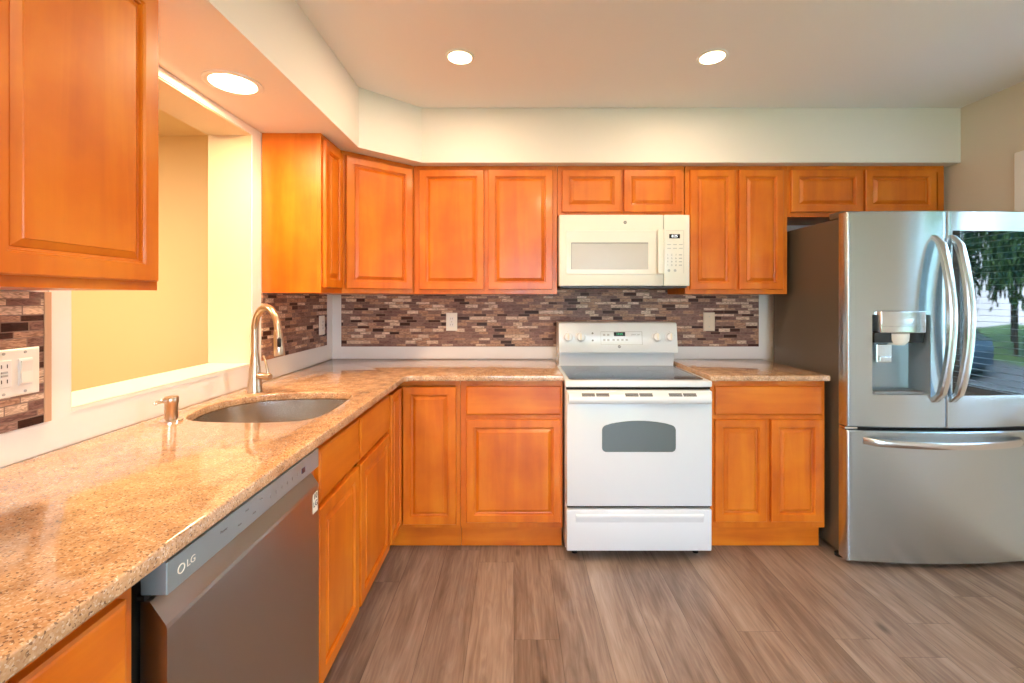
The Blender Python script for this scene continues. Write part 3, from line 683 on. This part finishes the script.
obj('keypad_frame', B().box(.884, .988, MY - .001, MY + .001, 1.737, 1.7385).box(.9875, .989, MY - .001, MY + .001, 1.490, 1.7385), M['lightgrey'], cp)
ds = obj('clock_display', B().box(.904, .966, MY - .0015, MY + .001, 1.693, 1.718, .0005), M['blackgloss'], cp)
text('clock_digits', '8:25', .021, (.935, MY - .002, 1.7055), X, Z, M['digit'], ds)
kb = ['A', 'B']
for r_ in range(2):
    for c_ in range(3): obj('button', B().box(.892 + c_ * .034, .914 + c_ * .034, MY - .0008, MY + .001, 1.655 - r_ * .022, 1.659 - r_ * .022), M['lightgrey'], cp)
digits = ['1', '2', '3', '4', '5', '6', '7', '8', '9', '*', '0', '#']
for r_ in range(4):
    for c_ in range(3): text('button_label', digits[r_ * 3 + c_], .014, (.895 + c_ * .024, MY - .0006, 1.597 - r_ * .020), X, Z, M['grey'], cp)
    obj('button', B().box(.960, .978, MY - .0008, MY + .001, 1.594 - r_ * .020, 1.600 - r_ * .020), M['lightgrey'], cp)
for c_ in range(2): obj('button', B().lathe((.902 + c_ * .036, MY + .0005, 1.506), [(.008, 0), (.008, .0012), (0, .0012)], 16, (0, -1, 0)), M['lightgrey'], cp)

# ------------------------------------------------------------------ refrigerator
FX0, FX1, FC = 1.672, 2.602, 2.137
def fy_(x): return 2.206 - .032 * (1 - ((x - FC) / .47) ** 2)
t = thing('refrigerator', (FC, 2.55, 0), 'stainless steel french-door refrigerator with water dispenser and dark glass door panel', 'refrigerator')
obj('body', B().box(FX0 + .008, FX1 - .008, 2.268, 2.852, .035, 1.756, .004), M['fridge_side'], t, label='dark brown-grey painted cabinet of the refrigerator')
def curved(x0, x1, z0, z1, yb=2.266, hole=None, n=22, edge=.006):
    b = B(); bm = b.bm
    xs = sorted(set([x0, x0 + edge * .5, x0 + edge, x1 - edge, x1 - edge * .5, x1] + [x0 + (x1 - x0) * k / n for k in range(1, n)] + ([hole[0], hole[1]] if hole else [])))
    zs = sorted(set([z0, z0 + edge, z1 - edge, z1] + ([hole[2], hole[3]] if hole else [])))
    def yy(x, z):
        y = fy_(x); e = 0
        for d in (x - x0, x1 - x): 
            if d < edge: e = max(e, edge * (1 - math.sqrt(max(0, 1 - (1 - d / edge) ** 2))))
        for d in (z - z0, z1 - z):
            if d < edge: e = max(e, edge * (1 - math.sqrt(max(0, 1 - (1 - d / edge) ** 2))))
        return y + e
    F = [[bm.verts.new((x, yy(x, z), z)) for x in xs] for z in zs]; K = [[bm.verts.new((x, yb, z)) for x in xs] for z in zs]
    nx, nz = len(xs), len(zs); cell = {}
    for j in range(nz - 1):
        for i in range(nx - 1):
            inside = hole and xs[i] >= hole[0] - 1e-6 and xs[i + 1] <= hole[1] + 1e-6 and zs[j] >= hole[2] - 1e-6 and zs[j + 1] <= hole[3] + 1e-6
            if inside: continue
            cell[(i, j)] = 1
            bm.faces.new((F[j][i], F[j][i + 1], F[j + 1][i + 1], F[j + 1][i])); bm.faces.new((K[j][i], K[j + 1][i], K[j + 1][i + 1], K[j][i + 1]))
    for (i, j) in cell:
        for (di, dj, a, c) in ((-1, 0, (0, 0), (0, 1)), (1, 0, (1, 0), (1, 1)), (0, -1, (0, 0), (1, 0)), (0, 1, (0, 1), (1, 1))):
            if (i + di, j + dj) not in cell:
                p, q = (i + a[0], j + a[1]), (i + c[0], j + c[1])
                bm.faces.new((F[p[1]][p[0]], F[q[1]][q[0]], K[q[1]][q[0]], K[p[1]][p[0]]))
    return b
HOLE = (1.785, 2.060, .864, 1.262)
ld = obj('left_door', curved(FX0, FC - .003, .700, 1.778, hole=HOLE), M['steel'], t, smooth=40, label='refrigerator door with ice and water dispenser')
rd = obj('right_door', curved(FC + .003, FX1, .700, 1.778), M['steel'], t, smooth=40, label='refrigerator door with dark glass panel')
fd = obj('freezer_drawer', curved(FX0, FX1, .026, .682), M['steel'], t, smooth=40)
obj('door_gasket', B().box(FX0 + .012, FX1 - .012, 2.225, 2.267, .682, .700).box(FC - .003, FC + .003, 2.225, 2.267, .700, 1.77), M['gap'], t)
# side trim strip on the door edges seen from the kitchen
obj('hinge_cover', B().box(1.675, 1.76, 2.25, 2.34, 1.7565, 1.790, .004), M['fridge_side'], t); obj('hinge_cover', B().box(2.50, 2.58, 2.25, 2.34, 1.7565, 1.790, .004), M['fridge_side'], t)
obj('hinge', B().box(FX0 - .004, FX0 + .06, 2.216, 2.262, .685, .697, .003), M['chrome'], t)
# dispenser recess
hx0, hx1, hz0, hz1 = HOLE; rp = B(); bm = rp.bm; yb_ = 2.2655
rec = [(hx0 + .0, hz0), (hx1, hz0), (hx1, hz1), (hx0, hz1)]
fro = [bm.verts.new((x, fy_(x) + .003, z)) for x, z in rec]; bak = [bm.verts.new((x, yb_, z)) for x, z in ((hx0 + .03, hz0 + .02), (hx1 - .03, hz0 + .02), (hx1 - .03, hz1), (hx0 + .03, hz1))]
for i in range(4): bm.faces.new((fro[i], fro[(i + 1) % 4], bak[(i + 1) % 4], bak[i]))
bm.faces.new(bak)
dn = obj('dispenser', rp, mat('dispenser_satin', (150, 162, 166), .3, .8), ld)
dn['label'] = 'recessed ice and water dispenser'
yd = fy_(1.917)
obj('dispenser_head', B().box(1.806, 2.030, yd - .016, 2.262, 1.172, 1.281, .006, 3), M['handle'], ld, smooth=40)
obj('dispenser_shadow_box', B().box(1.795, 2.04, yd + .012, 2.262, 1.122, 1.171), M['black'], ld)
obj('nozzle', B().lathe((1.925, yd + .030, 1.110), [(.030, 0), (.046, .022), (.048, .058), (0, .060)], 28), M['plate'], ld, smooth=40)
obj('paddle', B().box(1.822, 1.902, yd + .030, yd + .042, 1.020, 1.115, .005).box(1.832, 1.892, yd + .022, yd + .031, 1.028, 1.052, .003), M['handle'], ld)
obj('drip_tray', B().box(1.792, 2.043, yd + .010, 2.262, .866, .878, .002), M['grey'], ld)
b = B()
for k in range(7): b.box(1.815 + k * .032, 1.835 + k * .032, yd - .0168, yd - .0155, 1.203, 1.2045)
obj('dispenser_marks', b, M['grey'], ld)
# glass panel
gx0, gx1, gz0, gz1 = 2.168, 2.566, .862, 1.678
gb = B(); rows = []
xs = [gx0 + (gx1 - gx0) * k / 14 for k in range(15)]
fa = [[(x, fy_(x) - .0012, z) for x in xs] for z in (gz0, gz1)]
gb.grid(fa); gb.grid([[(x, fy_(x) + .001, z) for x in xs] for z in (gz0, gz1)])
gb.grid([[(x, fy_(x) - .0012, gz1) for x in xs], [(x, fy_(x) + .001, gz1) for x in xs]]); gb.grid([[(x, fy_(x) - .0012, gz0) for x in xs], [(x, fy_(x) + .001, gz0) for x in xs]])
for xx in (gx0, gx1): gb.grid([[(xx, fy_(xx) - .0012, gz0), (xx, fy_(xx) - .0012, gz1)], [(xx, fy_(xx) + .001, gz0), (xx, fy_(xx) + .001, gz1)]])
bmesh.ops.remove_doubles(gb.bm, verts=gb.bm.verts, dist=1e-5)
obj('glass_panel', gb, M['darkglass'], rd, smooth=30, label='dark reflective glass panel')
def bow(par, x, z0, z1):
    b = B(); n = 18; wdt = .019; rows = []
    y0 = fy_(x)
    for k in range(n + 1):
        u = k / n; z_ = z0 + (z1 - z0) * u; d = .026 + .072 * math.sin(math.pi * u) ** .75
        if k in (0, n): d = .004
        th_ = .022; yy = y0 - d
        rows.append([(x - wdt, yy + th_, z_), (x - wdt, yy + .005, z_), (x - wdt + .006, yy, z_), (x + wdt - .006, yy, z_), (x + wdt, yy + .005, z_), (x + wdt, yy + th_, z_), (x - wdt, yy + th_, z_)])
    b.grid(rows); bmesh.ops.remove_doubles(b.bm, verts=b.bm.verts, dist=1e-6)
    bmesh.ops.holes_fill(b.bm, edges=b.bm.edges, sides=0)
    return obj('handle', b, M['handle'], par, smooth=40)
bow(ld, FC - .055, .830, 1.655); bow(rd, FC + .030, .830, 1.655)
b = B(); rows = []
for k in range(25):
    u = k / 24; x = FX0 + .07 + (FX1 - FX0 - .14) * u; d = .022 + .055 * math.sin(math.pi * u) ** .6
    if k in (0, 24): d = .004
    yy = fy_(x) - d; zc = .634
    rows.append([(x, yy + .016, zc - .017), (x, yy + .005, zc - .017), (x, yy, zc - .010), (x, yy, zc + .010), (x, yy + .005, zc + .017), (x, yy + .016, zc + .017), (x, yy + .016, zc - .017)])
b.grid(rows); bmesh.ops.remove_doubles(b.bm, verts=b.bm.verts, dist=1e-6); bmesh.ops.holes_fill(b.bm, edges=b.bm.edges, sides=0)
obj('handle', b, M['handle'], fd, smooth=40)
for x in (1.70, 2.10, 2.50): obj('foot', B().lathe((x, 2.30, .001), [(.022, 0), (.022, .012), (.012, .014), (.012, .036)]), M['rubber'], t)
obj('kick_grille', B().box(FX0 + .03, FX1 - .03, 2.29, 2.31, .014, .034), M['black'], t)

# ------------------------------------------------------------------ outlets and switches
def screw(par, c, ax): obj('screw', B().lathe(c, [(.0035, 0), (.0035, .001), (0, .0014)], 12, ax), M['lightgrey'], par)
def duplex(c, U, Nn, label, m_):
    c = Vector(c); U = Vector(U); Nn = Vector(Nn)
    t = thing('wall_outlet', c, label, 'outlet')
    pl = obj('cover_plate', B().rings(c - U * .037 - Z * .060, U, Nn, .074, .120, [(0, 0), (0, .003), (.003, .006), (.006, .0065)]), m_, t)
    for s_ in (-1, 1):
        q = c + Z * (.020 * s_)
        rc = obj('receptacle', B().rings(q - U * .016 - Z * .014, U, Nn, .032, .028, [(0, .006), (.001, .0085), (.004, .009)]), M['trim'], t)
        for e in (-.006, .006): obj('slot', B().rings(q + U * (e - .001) - Z * .003, U, Nn, .002, .009, [(0, .0088), (.0003, .0094)]), M['gap'], rc)
    screw(pl, c + Nn * .0062, Nn)
duplex((-.416, YB - .0105, 1.188), X, -Y, 'white duplex outlet on the back tiles, nearer the room corner', M['plate'])
duplex((XL + .0105, 2.765, 1.175), Y, X, 'narrow-looking white outlet on the side tiles behind the faucet', M['plate'])
t = thing('wall_plate', (1.302, YB - .0105, 1.188), 'plain almond blank cover plate on the back tiles by the stove', 'wall plate')
pl = obj('cover_plate', B().rings(Vector((1.302 - .038, YB - .0105, 1.188 - .062)), X, -Y, .076, .124, [(0, 0), (0, .003), (.003, .006), (.006, .0065)]), M['almond'], t)
screw(pl, (1.302, YB - .017, 1.222), -Y); screw(pl, (1.302, YB - .017, 1.154), -Y)
c = Vector((XL + .0105, 1.060, 1.162))
t = thing('switch_plate', c, 'wide white plate with a rocker switch and an outlet on near tiles', 'switch')
pl = obj('cover_plate', B().rings(c - Y * .058 - Z * .0575, Y, X, .116, .115, [(0, 0), (0, .003), (.003, .006), (.006, .0065)]), M['plate'], t)
q = c + Y * .023
rk = obj('rocker_switch', B().rings(q - Y * .0165 - Z * .033, Y, X, .033, .066, [(0, .006), (.001, .008), (.003, .0085)]), M['trim'], t)
obj('rocker', B().extrude_profile([(q.x + .0084, q.z - .027), (q.x + .013, q.z - .027), (q.x + .0105, q.z), (q.x + .0125, q.z + .027), (q.x + .0084, q.z + .027)], 'y', q.y - .012, q.y + .012), M['plate'], rk)
q = c - Y * .023
rc = obj('receptacle', B().rings(q - Y * .0165 - Z * .033, Y, X, .033, .066, [(0, .006), (.001, .008), (.003, .0085)]), M['trim'], t)
for s_ in (-1, 1):
    for e in (-.006, .006): obj('slot', B().rings(q + Y * (e - .001) + Z * (.018 * s_ - .004), Y, X, .002, .009, [(0, .0083), (.0003, .009)]), M['gap'], rc)
    obj('test_button', B().rings(q + Y * -.007 + Z * (.004 * s_ - .0025), Y, X, .014, .005, [(0, .0083), (.0005, .0098)]), M['lightgrey'], rc)
for dy in (-.023, .023):
    for s_ in (-1, 1): screw(pl, c + X * .0062 + Y * dy + Z * (.048 * s_), X)

# ------------------------------------------------------------------ recessed lights
def can(x, y, z, r, label, power, col=(1.0, .76, .50)):
    t = thing('ceiling_light', (x, y, z), label, 'ceiling light')
    obj('trim_ring', B().lathe((x, y, z - .006), [(r, .0058), (r, .002), (r * .97, 0), (r * .80, .001), (r * .78, .0058)], 40), M['trim'], t, smooth=40)
    obj('diffuser', B().lathe((x, y, z - .0045), [(r * .775, 0), (r * .775, .004), (0, .0042)], 40), M['lamp'], t)
    l = bpy.data.lights.new('lamp', 'AREA'); l.shape = 'DISK'; l.size = r * 1.5; l.energy = power; l.color = col
    o = bpy.data.objects.new('lamp', l); COL.objects.link(o); o.location = (0, 0, -.012); o.parent = t
    return t
can(-1.04, 1.63, ZS, .098, 'large warm recessed light in the lowered soffit above the sink', 17, (1.0, .66, .36))
can(-.25, 2.035, ZC, .068, 'small recessed ceiling light nearer the pass-through opening', 7)
can(.917, 2.035, ZC, .068, 'small recessed ceiling light above the stove and refrigerator side', 6)
can(.35, .2, ZC, .068, 'unseen recessed light added over the middle of the kitchen floor', 23)  # added out of view, brightens the near wall cabinet and counter
can(-.25, -1.1, ZC, .068, 'unseen recessed light added at the end behind the viewpoint', 8)  # also added out of view, as a source of warm light
can(-2.9, 1.3, ZC, .098, 'unseen recessed light added in the cream room beyond the opening', 66, (1.0, .78, .56))  # added out of view to light the far room warmly

# ------------------------------------------------------------------ outdoors (seen in the refrigerator glass)
g = obj('ground', B().box(XR + .2, 40, -20, 20, -.5, -.42), M['grass']); g['kind'] = 'structure'
g = obj('road', B().box(9, 15, -20, 20, -.42, -.40), M['asphalt']); g['kind'] = 'structure'
g = obj('ground', B().box(-12, XR + .1, -20, YF - .3, -.5, -.42), M['grass']); g['kind'] = 'structure'
def tree(x, y, h, label):
    t = thing('tree', (x, y, -.42), label, 'tree', None)
    obj('trunk', B().tube([(x, y, -.42), (x + .05, y, h * .3), (x - .05, y + .1, h * .6), (x, y, h * .85)], [.2, .15, .1, .04], 10), M['bark'], t, smooth=60)
    b = B(); rnd = random.Random(int(x * 10 + y))
    for k in range(3600):
        a = rnd.random() * 2 * math.pi; ph = math.acos(rnd.uniform(-.7, 1)); r = h * .36 * rnd.random() ** .35 * (1 + .25 * math.sin(3 * a))
        c = Vector((x + r * math.sin(ph) * math.cos(a), y + r * math.sin(ph) * math.sin(a), h * .52 + r * 1.25 * math.cos(ph)))
        u = Vector((rnd.uniform(-1, 1), rnd.uniform(-1, 1), rnd.uniform(-1, 1))).normalized() * .19; v = u.orthogonal().normalized() * .12
        b.bm.faces.new([b.bm.verts.new(c + q) for q in (-u, v, u, -v)])
    obj('foliage', b, M['leaf'], t)
tree(7.2, -5.8, 5.0, 'nearest leafy green tree on the lawn outside the window')
for i_, (x_, y_, h_) in enumerate([(17.5, -6.2, 6.5), (17.5, -12.4, 6.5), (18, -18.8, 6.5), (23.5, -10, 8.5), (17.5, 0, 6.0)]):
    tree(x_, y_, h_, ['green tree across the road directly behind the parked car', 'green tree across the road just past the parked car', 'green tree at the far end of the road', 'tallest green tree, standing back behind the roadside row', 'short green tree across the road opposite the window'][i_])
t = thing('car', (11, -6.5, -.4), 'blue-grey car standing on the road outside the window', 'car')
prof = [(-8.7, -.15), (-8.7, .25), (-8.2, .42), (-7.6, .48), (-7.1, .92), (-5.9, .95), (-5.3, .52), (-4.5, .42), (-4.35, .2), (-4.4, -.15)]
bb = B(); a_ = [bb.bm.verts.new((10.2 + (.18 if z_ > .6 else 0), y_, z_)) for y_, z_ in prof]; c_ = [bb.bm.verts.new((11.9 - (.18 if z_ > .6 else 0), y_, z_)) for y_, z_ in prof]
bb.bm.faces.new(a_[::-1]); bb.bm.faces.new(c_)
for i in range(len(prof)): bb.bm.faces.new((a_[i], a_[(i + 1) % len(prof)], c_[(i + 1) % len(prof)], c_[i]))
obj('body', bb, M['carpaint'], t)
for yy in (-7.8, -5.2):
    for xx in (10.15, 11.75): obj('wheel', B().lathe((xx, yy, -.1), [(.31, 0), (.31, .2), (.17, .2), (.15, .17), (0, .17)], 24, (1, 0, 0)), M['tyre'], t, smooth=40)
